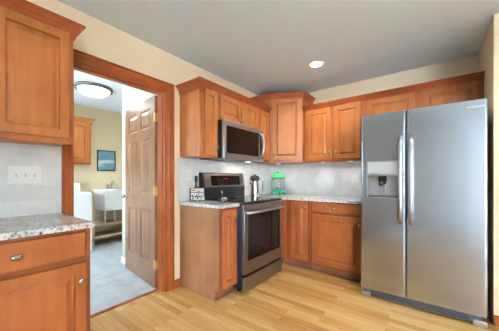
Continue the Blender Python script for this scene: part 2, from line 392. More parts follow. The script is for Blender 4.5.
# door casing and jambs
cw = 0.085
c = MB()
cp = [(0, 0), (0.008, 0), (0.012, 0.004), (0.012, 0.012), (0.007, 0.015), (0.009, 0.020), (0.014, 0.030), (0.016, 0.050), (0.016, 0.060), (0.011, 0.063), (0.013, 0.068), (0.022, 0.072), (0.022, cw), (0, cw)]
def casing_v(y, sgn, k=1.0):
    n = len(cp); vs = [(a, y+sgn*b*k, z) for z in (0, 1) for a, b in cp]
    vs = [(a, yy, (0 if z == 0 else DH + (yy-y)*sgn)) for a, yy, z in vs]
    MBc.add(vs, [tuple(range(n)), tuple(range(2*n-1, n-1, -1))] + [(k, n+k, n+(k+1) % n, (k+1) % n) for k in range(n)], 'casing')
MBc = MB(); casing_v(DY1, 1); struct(MBc.build('trim_2'))
MBc = MB(); casing_v(DY0, -1, 0.72); struct(MBc.build('trim_3'))
n = len(cp); MBc = MB()
MBc.add([(a, DY0-b*0.72, DH+b) for a, b in cp] + [(a, DY1+b, DH+b) for a, b in cp],
        [tuple(range(n)), tuple(range(2*n-1, n-1, -1))] + [(k, n+k, n+(k+1) % n, (k+1) % n) for k in range(n)], 'casing_h')
struct(MBc.build('trim_4'))
j = MB(); j.box(-0.13, 0.004, DY1-0.016, DY1+0.002, 0, DH, 'casing', 0.002); j.box(-0.075, -0.035, DY1-0.028, DY1-0.014, 0, DH-0.02, 'casing', 0.002); struct(j.build('trim_5'))
j = MB(); j.box(-0.13, 0.004, DY0-0.002, DY0+0.016, 0, DH, 'casing', 0.002); j.box(-0.075, -0.035, DY0+0.014, DY0+0.028, 0, DH-0.02, 'casing', 0.002); struct(j.build('trim_6'))
j = MB(); j.box(-0.13, 0.004, DY0, DY1, DH-0.016, DH+0.002, 'casing_h', 0.002); j.box(-0.075, -0.035, DY0+0.016, DY1-0.016, DH-0.028, DH-0.014, 'casing_h', 0.002); struct(j.build('trim_7'))
# tiled splashback, one sheet per wall
struct(MB().box(0, 0.009, -1.868, -0.001, 0.914, 1.40, 'tile_y').build('trim_8'))
struct(MB().box(0.009, 1.62, -0.009, 0.0, 0.914, 1.40, 'tile_x').build('trim_9'))
struct(MB().box(0, 0.009, -4.6, DY0-cw*0.72-0.001, 0.914, 1.40, 'tile_y').build('trim_10'))

# ================================================================== laundry door
def six_panel_door():
    L = 0.855; T = 0.035; Hd = 2.03; z0 = 0.012
    a = math.atan2(0.105, -0.89)
    d = empty('door_1', 'x', 'door', (-0.140, DY1-0.024, z0), a)
    del d['label']; del d['category']; d['kind'] = 'structure'
    # local x along the door; the side towards the kitchen is local +y after the turn
    st = 0.11; mid = 0.10; pw = (L-2*st-mid)/2
    rows = [(0.24, 0.80), (0.98, 1.60), (1.70, 1.92)]
    m = MB()
    def slab(x0, x1, a0, a1): m.box(x0, x1, -T/2, T/2, a0, a1, 'oak_door')
    slab(0, st, 0, Hd); slab(L-st, L, 0, Hd); slab(st+pw, st+pw+mid, 0, Hd)
    zs = [0] + [v for r in rows for v in r] + [Hd]
    for k in range(0, len(zs), 2):
        for xa in (st, st+pw+mid): slab(xa, xa+pw, zs[k], zs[k+1])
    m.build('door_frame', d)
    for (a0, a1) in rows:
        for xa in (st, st+pw+mid):
            p = MB()
            rings = [(0, 0.001), (0.004, 0.001), (0.016, 0.011), (0.022, 0.011), (0.05, 0.004)]
            p.panel(xa, xa+pw, a0, a1, -T/2, T/2-0.0005, rings, 'oak_door')
            q = MB(); q.panel(xa, xa+pw, a0, a1, -T/2, T/2-0.0005, rings, 'oak_door')
            for v in q.bm.verts: v.co.y = -v.co.y
            o = p.build('door_panel', d)
            me = bpy.data.meshes.new('tmp'); q.bm.to_mesh(me); q.bm.free()
            b2 = bmesh.new(); b2.from_mesh(o.data); b2.from_mesh(me); bmesh.ops.recalc_face_normals(b2, faces=b2.faces); b2.to_mesh(o.data); b2.free()
    k = MB()
    for s in (-1, 1):
        prof = [(0.0, 0.0), (0.032, 0.0), (0.032, 0.006), (0.012, 0.010), (0.011, 0.03), (0.020, 0.036), (0.027, 0.048), (0.024, 0.060), (0.0, 0.064)]
        k.lathe([(r, s*(h+T/2)) for r, h in prof], 'nickel', (L-0.065, 0, 0.93), 16, 'y')
    k.build('door_knob', d)
    for hz in (0.24, 1.02, 1.80):
        h = MB(); h.box(-0.010, 0.028, T/2, T/2+0.0025, hz-0.045, hz+0.045, 'brass'); h.box(-0.004, -0.0005, -T/2, T/2, hz-0.045, hz+0.045, 'brass')
        h.lathe([(0, hz-0.05), (0.007, hz-0.05), (0.007, hz+0.05), (0, hz+0.05)], 'brass', (-0.010, T/2+0.002, 0), 10)
        h.build('hinge', d)
    return d
six_panel_door()

# ================================================================== cabinet building
RAISED = [(0, 0.003), (0.003, 0), (0.052, 0), (0.056, 0.006), (0.064, 0.008), (0.070, 0.008), (0.100, 0.002), (0.106, 0.002)]
def raised(st): return [(0, 0.003), (0.003, 0), (st, 0), (st+0.002, 0.004), (st+0.004, 0.016), (st+0.014, 0.016), (st+0.042, 0.003)]
def recessed(st): return [(0, 0.003), (0.003, 0), (st, 0), (st+0.002, 0.004), (st+0.004, 0.016), (st+0.014, 0.016), (st+0.034, 0.006)]
SLAB = [(0, 0.006), (0.002, 0.003), (0.008, 0.0005), (0.012, 0)]
def knob(parent, x, yf, z, vertical=False, m='nickel'):
    k = MB()
    k.lathe([(0, 0), (0.008, 0), (0.008, 0.003), (0.0055, 0.006), (0.0055, 0.017), (0.0, 0.017)], m, (x, yf, z), 12, 'y')
    a, b = (0.015, 0.021) if vertical else (0.022, 0.014)
    n = 12; rings = []
    for sc, y in ((0.45, 0.014), (0.95, 0.018), (1.0, 0.021), (0.82, 0.025), (0.45, 0.0275)):
        rings += [(x+a*sc*math.copysign(abs(math.cos(2*PI*q/n))**0.75, math.cos(2*PI*q/n)), yf-y, z+b*sc*math.copysign(abs(math.sin(2*PI*q/n))**0.75, math.sin(2*PI*q/n))) for q in range(n)]
    k.add(rings, [tuple(range(n)), tuple(range(5*n-1, 4*n-1, -1))] + [(r*n+i, r*n+(i+1) % n, (r+1)*n+(i+1) % n, (r+1)*n+i) for r in range(4) for i in range(n)], m, True)
    return k.build('knob', parent)
def cab_door(root, x0, x1, z0, z1, yf, kn=None, mat='maple', rings=None, vertical=True, name='door', kmat='nickel', T=0.02):
    d = MB(); d.panel(x0, x1, z0, z1, yf-T, T-0.0005, rings or recessed(0.052), mat); o = d.build(name, root)
    if kn: knob(o, kn[0], yf-T, kn[1], vertical, kmat)
    return o
def upper_cabinet(label, loc, rz, w, depth, z0, z1, doors, mat='maple', group=None, side=None):
    root = empty('wall_cabinet', label, 'cabinet', loc, rz, group)
    b = MB(); b.box(0, w, -depth+0.02, -0.0, z0+0.012, z1, side or mat); b.build('carcass', root)
    f = MB(); f.box(0, w, -depth, -depth+0.0195, z0, z1, 'frame_maple', 0.0015)
    f.build('face_frame', root)
    for dd in doors: cab_door(root, *dd[:4], -depth, dd[4] if len(dd) > 4 else None, mat, kmat='dark_nickel')
    return root
CROWN = lambda z: [(0.0006, z-0.048), (0.010, z-0.048), (0.010, z-0.040), (0.005, z-0.037), (0.005, z-0.031), (0.013, z-0.028), (0.013, z-0.021), (0.008, z-0.018), (0.012, z-0.010), (0.022, z+0.002), (0.026, z+0.004), (0.024, z+0.009), (0.036, z+0.024), (0.048, z+0.030), (0.052, z+0.032), (0.052, z+0.044), (0.0006, z+0.044)]

def crown(root, path, z, m='cherry'):
    o = MB().sweep(path, CROWN(z), m).build('crown_molding', root)
    o.matrix_parent_inverse = (Matrix.Translation(root.location) @ Matrix.Rotation(root.rotation_euler.z, 4, 'Z')).inverted()
    return o
R90 = PI/2
UZ0, UZ1 = 1.385, 2.115
# ---- run on the wall with the range (local x runs along world y)
g_up = 'honey maple wall cabinets'
c = upper_cabinet('narrow maple wall cabinet left of the microwave with exposed side', (0, -1.848, 0), R90, 0.246, 0.33, UZ0, UZ1,
                  [(0.055, 0.228, UZ0+0.03, UZ1-0.03, (0.207, UZ0+0.11))], side='veneer_warm' if 'veneer_warm' in M else 'maple', group=g_up)
crown(c, [(0.0, -1.849), (0.333, -1.849), (0.333, -1.6015)], UZ1)
c = upper_cabinet('short two-door maple cabinet right above the microwave', (0, -1.600, 0), R90, 0.764, 0.33, 1.802, UZ1,
                  [(0.020, 0.372, 1.822, UZ1-0.03, (0.345, 1.86)), (0.392, 0.744, 1.822, UZ1-0.03, (0.419, 1.86))], group=g_up)
crown(c, [(0.333, -1.601), (0.333, -0.8355)], UZ1)
c = upper_cabinet('slim maple wall cabinet between microwave and corner cabinet', (0, -0.834, 0), R90, 0.258, 0.33, UZ0, UZ1,
                  [(0.018, 0.240, UZ0+0.03, UZ1-0.03, None)], group=g_up)
crown(c, [(0.333, -0.835), (0.333, -0.577)], UZ1)
# ---- corner cabinet, taller, with its front turned
LX, LY, RX, RY = 0.352, -0.574, 0.742, -0.348
ang = math.atan2(RY-LY, RX-LX); fw = math.hypot(RX-LX, RY-LY)
CZ1 = 2.315
root = empty('corner_cabinet', 'tall diagonal maple corner cabinet above the green jar', 'cabinet', (0, 0, 0), 0, g_up)
b = MB(); b.prism([(0.0, 0.0), (0.0, LY), (LX-0.02, LY), (LX-0.001, LY+0.001), (RX-0.001, RY), (RX, RY+0.02), (RX, 0.0)][::-1], UZ0+0.012, CZ1, 'maple'); b.build('carcass', root)
b = MB(); b.box(0, fw, 0.0, 0.019, UZ0, CZ1, 'frame_maple', 0.0015)
b.build('face_frame', root, (LX, LY, 0), ang)
d = MB(); d.panel(0.022, fw-0.022, UZ0+0.03, CZ1-0.035, -0.02, 0.0195, recessed(0.055), 'maple'); d = d.build('door', root, (LX, LY, 0), ang)
knob(d, 0.048, -0.02, UZ0+0.10, True, 'nickel')
crown(root, [(0.0, LY), (LX, LY), (RX, RY), (RX, 0.0)], CZ1)
# ---- run on the back wall
c = upper_cabinet('two-door maple wall cabinet between corner cabinet and fridge', (0.744, 0, 0), 0, 0.776, 0.33, UZ0, UZ1,
                  [(0.046, 0.388, UZ0+0.03, UZ1-0.03, (0.364, UZ0+0.12)), (0.432, 0.750, UZ0+0.03, UZ1-0.03, (0.456, UZ0+0.12))], group=g_up)
crown(c, [(0.744, -0.333), (1.5215, -0.333)], UZ1)
c = upper_cabinet('shallow two-door maple cabinet above the stainless refrigerator', (1.522, 0, 0), 0, 1.046, 0.33, 1.80, UZ1,
                  [(0.045, 0.512, 1.82, UZ1-0.03, None), (0.572, 1.002, 1.82, UZ1-0.03, None)], group=g_up)
crown(c, [(1.522, -0.333), (2.568, -0.333)], UZ1)
# ---- left foreground
LY1 = -2.920
c = upper_cabinet('large maple wall cabinet at the left edge over the light switches', (0, LY1-0.745, 0), R90, 0.745, 0.33, UZ0, UZ1,
                  [(0.022, 0.366, UZ0+0.032, UZ1-0.025, (0.345, UZ0+0.11)), (0.378, 0.722, UZ0+0.032, UZ1-0.025, None)], group=g_up)
crown(c, [(0.333, LY1-0.745), (0.333, LY1+0.001), (0.0, LY1+0.001)], UZ1)

def base_cabinet(label, loc, rz, w, fronts, mat='base_maple', depth=0.61, side=None, toe0=0.0):
    root = empty('base_cabinet', label, 'cabinet', loc, rz, 'maple base cabinets')
    b = MB(); sm = side or mat
    b.extrude_x([(-0.002, 0.0), (-0.002, 0.883), (-depth+0.02, 0.883), (-depth+0.02, 0.10), (-depth+0.075, 0.10), (-depth+0.075, 0.0)], toe0, w, sm)
    b.build('carcass', root)
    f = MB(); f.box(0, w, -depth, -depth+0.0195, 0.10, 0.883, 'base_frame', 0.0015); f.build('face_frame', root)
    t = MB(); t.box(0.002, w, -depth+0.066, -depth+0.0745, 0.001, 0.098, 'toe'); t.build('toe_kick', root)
    for kind, x0, x1, z0, z1, kn in fronts:
        if kind == 'drawer': cab_door(root, x0, x1, z0, z1, -depth, kn, mat, SLAB, False, 'drawer')
        else: cab_door(root, x0, x1, z0, z1, -depth, kn, mat, raised(0.052), True)
    return root
base_cabinet('narrow end base cabinet with plain veneer side left of the range', (0, -1.848, 0), R90, 0.246,
             [('door', 0.022, 0.205, 0.125, 0.862, (0.182, 0.775))], side='veneer')
base_cabinet('maple base cabinet with one full-height door beside the range', (0.632, 0, 0), 0, 0.338,
             [('door', 0.075, 0.300, 0.125, 0.862, (0.276, 0.795))])
base_cabinet('wide maple base cabinet with drawer left of the refrigerator', (0.971, 0, 0), 0, 0.625,
             [('drawer', 0.027, 0.600, 0.755, 0.865, (0.3, 0.81)), ('door', 0.027, 0.600, 0.125, 0.722, (0.573, 0.65))])
base_cabinet('left foreground base cabinet with drawer and door under granite', (0, LY1-0.63, 0), R90, 0.63,
             [('drawer', 0.026, 0.604, 0.728, 0.866, (0.312, 0.797)), ('door', 0.026, 0.604, 0.125, 0.695, (0.573, 0.595))])
# blank corner filler with toe
root = empty('corner_filler', 'reddish corner filler panel between range and back cabinets', 'panel', (0, 0, 0), 0)
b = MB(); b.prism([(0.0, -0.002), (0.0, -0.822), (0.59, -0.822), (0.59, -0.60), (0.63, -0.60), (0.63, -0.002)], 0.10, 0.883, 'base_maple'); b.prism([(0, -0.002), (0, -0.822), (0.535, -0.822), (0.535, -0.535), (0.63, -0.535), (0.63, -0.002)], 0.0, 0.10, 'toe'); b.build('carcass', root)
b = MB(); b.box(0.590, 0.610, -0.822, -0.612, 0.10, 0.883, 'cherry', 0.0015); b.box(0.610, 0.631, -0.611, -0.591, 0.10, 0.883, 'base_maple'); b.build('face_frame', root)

# worktops
tag(MB().prism([(0.010, -1.872), (0.640, -1.872), (0.640, -1.598), (0.010, -1.598)], 0.885, 0.915, 'granite', 0.004).build('worktop'), 'small granite worktop left of the range holding the sign', 'worktop')
tag(MB().prism([(0.010, -0.822), (0.640, -0.822), (0.640, -0.640), (1.598, -0.640), (1.598, -0.010), (0.010, -0.010)], 0.885, 0.915, 'granite', 0.004).build('worktop'), 'granite corner worktop running from range to refrigerator', 'worktop')
tag(MB().prism([(0.010, LY1-0.63), (0.640, LY1-0.63), (0.640, LY1+0.012), (0.010, LY1+0.012)], 0.885, 0.915, 'granite', 0.004).build('worktop'), 'speckled granite worktop in the left foreground', 'worktop')

# ================================================================== range
def make_range():
    w = 0.756
    r = empty('range', 'freestanding stainless electric range with black glass cooktop', 'stove', (0.0, -1.590, 0), R90)
    b = MB(); b.box(0.0, w, -0.655, -0.012, 0.045, 0.895, 'navy', 0.003); b.build('body', r)
    for x in (0.05, w-0.05):
        for y in (-0.58, -0.08): MB().lathe([(0, 0), (0.018, 0), (0.018, 0.046), (0, 0.046)], 'black', (x, y, 0.0), 12).build('foot', r)
    t = MB(); t.box(-0.002, w+0.002, -0.684, -0.060, 0.895, 0.922, 'black', 0.005); t.box(0.01, w-0.01, -0.67, -0.10, 0.9215, 0.9245, 'black_glass', 0.001)
    ct = t.build('cooktop', r)
    for (x, y, rr) in ((0.19, -0.52, 0.10), (0.56, -0.52, 0.085), (0.19, -0.24, 0.075), (0.56, -0.24, 0.10)):
        MB().lathe([(rr-0.003, 0.9246), (rr, 0.9246), (rr, 0.9250), (rr-0.003, 0.9250), (rr-0.003, 0.9246)], 'grey_mark', (x, y, 0), 40).build('burner_ring', ct)
    # slanted back panel
    g = MB(); g.extrude_x([(-0.012, 0.90), (-0.095, 0.90), (-0.095, 1.04), (-0.100, 1.055), (-0.066, 1.225), (-0.055, 1.235), (-0.012, 1.235)], 0.0, w, 'black')
    bgd = g.build('backguard', r)
    def onslope(y_off, z): return -0.100 + (z-1.055)*0.2 - y_off
    def slab(x0, x1, z0, z1, t, m, name, par):
        q = MB(); q.add([(x, onslope(o, z), z) for x in (x0, x1) for z in (z0, z1) for o in (0.0, t)],
                        [(0,1,3,2), (4,6,7,5), (0,4,5,1), (2,3,7,6), (0,2,6,4), (1,5,7,3)], m); return q.build(name, par)
    slab(0.022, w-0.005, 1.060, 1.222, 0.004, 'steel_warm', 'fascia', bgd)
    cp = slab(0.125, w-0.10, 1.080, 1.200, 0.0055, 'window_glass_dark', 'control_panel', bgd)
    slab(0.36, 0.42, 1.158, 1.168, 0.0062, 'led_red', 'display', bgd)
    for i in range(9):
        x = 0.17 + i*0.052
        if 0.34 < x < 0.46: continue
        for z in (1.105, 1.13, 1.155):
            pts = MB(); pts.add([(x+dx, onslope(0.0062, z+dz), z+dz) for dx, dz in ((0, 0), (0.018, 0), (0.018, 0.004), (0, 0.004))], [(0, 1, 2, 3)], 'dim_mark'); pts.build('button', cp)
    # front
    f = MB(); f.box(0.002, w-0.002, -0.680, -0.656, 0.845, 0.893, 'steel_warm', 0.003); f.build('front_rail', r)
    d = MB(); d.box(0.002, w-0.002, -0.690, -0.656, 0.192, 0.842, 'steel_warm', 0.004); dr = d.build('oven_door', r)
    q = MB(); q.box(0.062, w-0.062, -0.6935, -0.689, 0.325, 0.792, 'window_glass_dark', 0.0015); q.build('oven_window', dr)
    q = MB(); q.box(0.115, w-0.115, -0.6945, -0.6934, 0.385, 0.735, 'black_glass'); q.build('inner_glass', dr)
    h = MB(); h.tube([(0.035, -0.728, 0.818), (0.2, -0.738, 0.818), (w/2, -0.742, 0.818), (w-0.2, -0.738, 0.818), (w-0.035, -0.728, 0.818)], 0.0135, 'handle', 12)
    for x in (0.05, w-0.05): h.box(x-0.012, x+0.012, -0.730, -0.688, 0.806, 0.830, 'handle', 0.003)
    h.build('handle', dr)
    q = MB(); q.box(0.002, w-0.002, -0.690, -0.656, 0.018, 0.166, 'steel_warm', 0.004); q.build('drawer', r)
    q = MB(); q.box(0.004, w-0.004, -0.676, -0.655, 0.160, 0.198, 'black_matte'); q.build('drawer_gap', r)  # matte black strip painting the shade between oven door and drawer
    return r
make_range()

# ================================================================== microwave
def make_microwave():
    w = 0.760; z0, z1 = 1.385, 1.799
    r = empty('microwave', 'stainless over-the-range microwave with curved steel handle', 'microwave', (0, -1.598, 0), R90)
    b = MB(); b.box(0.0, w, -0.385, -0.012, z0+0.012, z1, 'black', 0.003); b.build('body', r)
    u = MB(); u.box(0.01, w-0.01, -0.39, -0.03, z0, z0+0.012, 'grey_plastic'); u = u.build('underside', r)
    MB().box(0.64, 0.70, -0.26, -0.20, z0-0.002, z0+0.001, 'puck_glow').build('lamp_lens', u)
    MB().box(0.10, 0.30, -0.34, -0.20, z0-0.003, z0+0.001, 'dark_nickel').build('grease_filter', u)
    f = MB(); f.box(0.0, w, -0.420, -0.386, z0, z1, 'steel_mid', 0.006, 3); f = f.build('front_frame', r)
    d = MB(); d.box(0.045, 0.640, -0.4235, -0.419, z0+0.058, z1-0.062, 'window_glass_dark', 0.002); d.build('door_window', f)
    d = MB(); d.box(0.672, w-0.014, -0.4225, -0.4195, z0+0.03, z1-0.03, 'black_glass', 0.001); p = d.build('control_panel', f)
    for i in range(7):
        for xx in (0.700, 0.724): q = MB(); q.box(xx, xx+0.016, -0.4232, -0.4225, z0+0.09+i*0.035, z0+0.098+i*0.035, 'grey_mark'); q.build('button', p)
    h = MB(); pts = []
    for i in range(13):
        t = i/12; pts.append((0.660+0.0*t, -0.424-0.060*math.sin(PI*t)**0.6, z0+0.03+(z1-z0-0.075)*t))
    h.tube(pts, 0.015, 'handle', 12, 1.3); h.build('handle', f)
    return r
make_microwave()
pl = bpy.data.lights.new('under_cabinet_light', 'AREA'); pl.size = 0.12; pl.energy = 1.2; pl.color = (1, 0.88, 0.7)
po = bpy.data.objects.new('under_cabinet_light', pl); COL.objects.link(po); po.location = (0.26, -0.95, 1.378)

g_puck = 'slim puck lights under the wall cabinets'  # invented pucks, added to brighten the tiled splashback
for (x, y, lab) in ((0.30, -0.26, 'round puck light under the tall corner cabinet'), (0.98, -0.20, 'round puck light under back wall cabinet near the corner'), (1.34, -0.20, 'round puck light under back wall cabinet near the fridge')):
    b = empty('puck_light', lab, 'light', (x, y, UZ0+0.0115), 0, g_puck)
    MB().lathe([(0, 0), (0.036, 0), (0.036, -0.010), (0.030, -0.012), (0.028, -0.009), (0, -0.009)], 'ceil_white', seg=24).build('housing', b)
    MB().lathe([(0, -0.0092), (0.027, -0.0092), (0.024, -0.0110), (0, -0.0115)], 'puck_glow', seg=24).build('lens', b)
    pl = bpy.data.lights.new('puck_lamp', 'SPOT'); pl.energy = 1.15; pl.color = (0.93, 0.97, 1.0); pl.spot_size = math.radians(165); pl.spot_blend = 0.6; pl.shadow_soft_size = 0.03
    po = bpy.data.objects.new('puck_lamp', pl); COL.objects.link(po); po.location = (x, y, UZ0-0.012)

# ================================================================== refrigerator
def make_fridge():
    x0, x1, yf, Hf = 0.0, 0.910, -0.876, 1.786
    sp = 0.379; g = 0.004
    r = empty('refrigerator', 'stainless side-by-side refrigerator with ice and water dispenser', 'refrigerator', (1.614, 0, 0), 0)
    b = MB(); b.box(0.004, 0.906, yf+0.075, -0.03, 0.03, 1.765, 'navy', 0.004); b.build('cabinet', r)
    # doors, slightly bowed fronts
    def bowed(xa, xb, za, zb, hole=None):
        m = MB(); n = 14
        xs = [xa, xa+0.002, xa+0.005, xa+0.009, xa+0.014] + [xa + (xb-xa)*i/n for i in range(1, n)] + [xb-0.014, xb-0.009, xb-0.005, xb-0.002, xb]
        bow = lambda x: yf + 0.010*max(0.0, 1-min(x-xa, xb-x)/0.014)**2
        zs = [za, zb] if not hole else [za, hole[2], hole[3], zb]
        if hole:
            xs = sorted(set([round(v, 5) for v in xs if not (hole[0]-0.012 < v < hole[0]+0.012 or hole[1]-0.012 < v < hole[1]+0.012)] + [hole[0], hole[1]]))
        i0 = m.mi('steel'); F = {}; B = {}
        for i, x in enumerate(xs):
            for k, z in enumerate(zs):
                F[i, k] = m.bm.verts.new((x, bow(x), z)); B[i, k] = m.bm.verts.new((x, yf+0.068, z))
        N, K = len(xs)-1, len(zs)-1
        hol = lambda i, k: hole and k == 1 and xs[i] >= hole[0]-1e-6 and xs[i+1] <= hole[1]+1e-6
        for i in range(N):
            for k in range(K):
                if not hol(i, k): f = m.bm.faces.new((F[i,k], F[i+1,k], F[i+1,k+1], F[i,k+1]))
                m.bm.faces.new((B[i,k+1], B[i+1,k+1], B[i+1,k], B[i,k]))
            m.bm.faces.new((F[i,0], B[i,0], B[i+1,0], F[i+1,0])); m.bm.faces.new((F[i,K], F[i+1,K], B[i+1,K], B[i,K]))
        for k in range(K):
            m.bm.faces.new((F[0,k], F[0,k+1], B[0,k+1], B[0,k])); m.bm.faces.new((F[N,k], B[N,k], B[N,k+1], F[N,k+1]))
        for f in m.bm.faces: f.material_index = 0
        if hole:   # niche
            hx0, hx1, hz0, hz1 = hole; yb = yf+0.062
            m.add([(hx0, yf+0.001, hz0), (hx1, yf+0.001, hz0), (hx1, yf+0.001, hz1), (hx0, yf+0.001, hz1), (hx0+0.01, yb, hz0+0.02), (hx1-0.01, yb, hz0+0.02), (hx1-0.01, yb, hz1), (hx0+0.01, yb, hz1)],
                  [(0, 1, 5, 4), (1, 2, 6, 5), (2, 3, 7, 6), (3, 0, 4, 7)], 'grey_plastic')
            m.add([(hx0+0.01, yb, hz0+0.02), (hx1-0.01, yb, hz0+0.02), (hx1-0.01, yb, hz1), (hx0+0.01, yb, hz1)], [(0, 1, 2, 3)], 'steel_dark')
        return m
    z0 = 0.085
    # dispenser opening (x, z) measured on the door
    hx0, hx1, hz0, hz1 = 0.060, 0.312, 0.985, 1.325
    dl = bowed(0.0, sp-g, z0, Hf, (hx0, hx1, hz0, hz1)).build('door', r)
    drr = bowed(sp+g, 0.910, z0, Hf).build('door', r)
    m = MB(); m.box(sp-0.006, sp+0.006, yf+0.03, yf+0.07, z0, Hf-0.002, 'black'); m.build('door_gasket', r)
    # dispenser parts
    d = MB(); d.box(hx0+0.002, hx1-0.002, yf-0.003, yf+0.055, 1.190, hz1-0.002, 'steel_light', 0.003); dp = d.build('dispenser_panel', dl)
    d = MB(); d.box(hx0+0.010, hx1-0.010, yf-0.0045, yf-0.0025, 1.192, 1.206, 'handle'); d.build('button_strip', dp)
    d = MB(); d.box(0.150, 0.222, yf+0.012, yf+0.052, 1.140, 1.189, 'black', 0.006); d.lathe([(0, 1.095), (0.016, 1.095), (0.020, 1.14), (0, 1.14)], 'black', (0.170, yf+0.034, 0), 14); d.lathe([(0, 1.11), (0.010, 1.11), (0.014, 1.14), (0, 1.14)], 'black', (0.205, yf+0.034, 0), 14); d.build('nozzle', dl)
    d = MB(); d.box(0.155, 0.212, yf+0.050, yf+0.058, 1.02, 1.12, 'handle', 0.003); d.build('paddle', dl)
    d = MB(); d.box(hx0+0.004, hx1-0.004, yf-0.002, yf+0.058, hz0-0.004, hz0+0.012, 'grey_plastic', 0.003); d.build('drip_tray', dl)
    fr = MB(); t = 0.008
    for bx in ((hx0-t, hx0, hz0-t, hz1+t), (hx1, hx1+t, hz0-t, hz1+t), (hx0, hx1, hz0-t, hz0), (hx0, hx1, hz1, hz1+t)): fr.box(bx[0], bx[1], yf-0.0035, yf+0.012, bx[2], bx[3], 'steel_dark', 0.0015)
    fr.build('dispenser_frame', dl)
    # handles
    for xc, par in ((sp-0.040, dl), (sp+0.042, drr)):
        h = MB(); pts = []
        for i in range(17):
            t = i/16; pts.append((xc, yf-0.006-0.052*min(1, math.sin(PI*t)*2.2)**0.7, 0.76+0.79*t))
        h.tube(pts, [0.017 if 0 < i < 16 else 0.014 for i in range(17)], 'handle', 12, 1.0); h.build('handle', par)
    # hinge covers, grille, rollers, badge
    for xc in (0.05, 0.86): MB().box(xc-0.035, xc+0.035, yf+0.03, yf+0.13, 1.765, 1.784, 'grey_plastic', 0.005).build('hinge_cover', r)
    k = MB(); k.box(0.03, 0.88, yf+0.020, yf+0.075, 0.012, 0.082, 'grey_plastic', 0.004)
    for z in (0.030, 0.046, 0.062): k.box(0.09, 0.80, yf+0.014, yf+0.022, z, z+0.007, 'black')
    k.build('grille', r)
    for xc in (0.045, 0.865):
        MB().box(xc-0.042, xc+0.042, yf+0.002, yf+0.075, 0.0, 0.048, 'steel_dark', 0.008).build('foot', r)
    text('badge_lettering', 'FRIGIDAIRE', 0.021, 'sign_white', drr, (0.838, yf-0.0005, 1.731), (PI/2, 0, 0), 0.001)
    return r
make_fridge()

# ================================================================== small things on the worktops
def coffee_sign():
    a = math.radians(58)
    s = empty('sign', 'black and white block sign with COFFEE lettering', 'sign', (0.105, -1.690, 0.9152), a); s.scale = (1.18, 1.0, 1.08)
    b = MB(); b.box(-0.070, 0.070, -0.012, 0.012, 0.0, 0.132, 'sign_black', 0.002); b.build('board', s)
    for i, (t, sz, sx) in enumerate((('COFFEE', 0.046, 0.74), ('BEFORE', 0.046, 0.76), ('TALKIE', 0.046, 0.90))):
        text('lettering', t, sz, 'sign_white', s, (0, -0.0125, 0.108-i*0.042), (PI/2, 0, 0), 0.0008, sx, 0.0016)
coffee_sign()
b = empty('bottle', 'dark oil bottle with tan label standing behind the sign', 'bottle', (0.046, -1.656, 0.9152))
MB().lathe([(0, 0), (0.030, 0), (0.032, 0.006), (0.032, 0.130), (0.026, 0.152), (0.012, 0.175), (0.0125, 0.232), (0, 0.232)], 'amber_glass').build('glass_body', b)
MB().lathe([(0.0325, 0.04), (0.0330, 0.04), (0.0330, 0.14), (0.0325, 0.14), (0.0325, 0.04)], 'label_tan').build('bottle_label', b)
MB().lathe([(0, 0.215), (0.0165, 0.215), (0.0165, 0.275), (0.013, 0.280), (0, 0.280)], 'black').build('cap', b)
# little pot with a stick on the cooktop corner
b = empty('salt_pot', 'small dark pot with metal lid and spoon on worktop edge', 'pot', (0.46, -1.640, 0.9152))
MB().lathe([(0, 0), (0.026, 0), (0.030, 0.010), (0.030, 0.036), (0.026, 0.044), (0, 0.044)], 'jar_glass_dark').build('pot_body', b)
MB().lathe([(0, 0.044), (0.028, 0.044), (0.028, 0.050), (0.010, 0.056), (0, 0.057)], 'chrome').build('lid', b)
MB().tube([(-0.020, 0.0, 0.045), (-0.022, -0.004, 0.10), (-0.026, -0.006, 0.125)], [0.0028, 0.0028, 0.005], 'chrome', 8).build('spoon', b)
# steel coffee carafe / press with black lid, right of the range
b = empty('coffee_urn', 'tall polished steel coffee pot with black lid beside the range', 'coffee pot', (0.20, -0.735, 0.9152), 0.5); b.scale = (1.13, 1.13, 1.08)
MB().lathe([(0, 0), (0.058, 0), (0.060, 0.005), (0.055, 0.05), (0.048, 0.19), (0.050, 0.205), (0, 0.205)], 'chrome', seg=28).build('pot_body', b)
MB().lathe([(0, 0.205), (0.054, 0.205), (0.058, 0.215), (0.058, 0.248), (0.048, 0.262), (0.018, 0.270), (0.016, 0.283), (0, 0.285)], 'black', seg=28).build('lid', b)
MB().tube([(0.050, 0, 0.225), (0.085, 0, 0.225), (0.098, 0, 0.195), (0.098, 0, 0.06), (0.085, 0, 0.035), (0.055, 0, 0.035)], 0.009, 'nickel', 10).build('handle', b)
MB().tube([(-0.045, 0, 0.15), (-0.075, 0, 0.20), (-0.085, 0, 0.215)], [0.014, 0.011, 0.009], 'chrome', 10).build('spout', b)
# green lidded drink jar
b = empty('drink_dispenser', 'clear glass jar with green lid, green base and spigot', 'jar', (0.262, -0.205, 0.9152), 0.0); b.scale = (1.2, 1.2, 1.1)
def ringp(r0, r1, z0, z1): return [(r0, z0), (r1, z0), (r1, z1), (r0, z1), (r0, z0)]
MB().lathe([(0, 0.062), (0.070, 0.062), (0.083, 0.072), (0.085, 0.09), (0.085, 0.215), (0.076, 0.232), (0.073, 0.232), (0.081, 0.213), (0.081, 0.09), (0.078, 0.076), (0.068, 0.066), (0, 0.066)], 'glass', seg=32).build('glass_body', b)
m = MB(); m.lathe([(0, 0.232), (0.092, 0.232), (0.094, 0.240), (0.092, 0.262), (0.070, 0.285), (0.030, 0.298), (0, 0.300)], 'green', seg=32); m.lathe([(0, 0.298), (0.012, 0.298), (0.012, 0.308), (0.020, 0.316), (0.016, 0.326), (0, 0.328)], 'green'); m.build('lid', b)
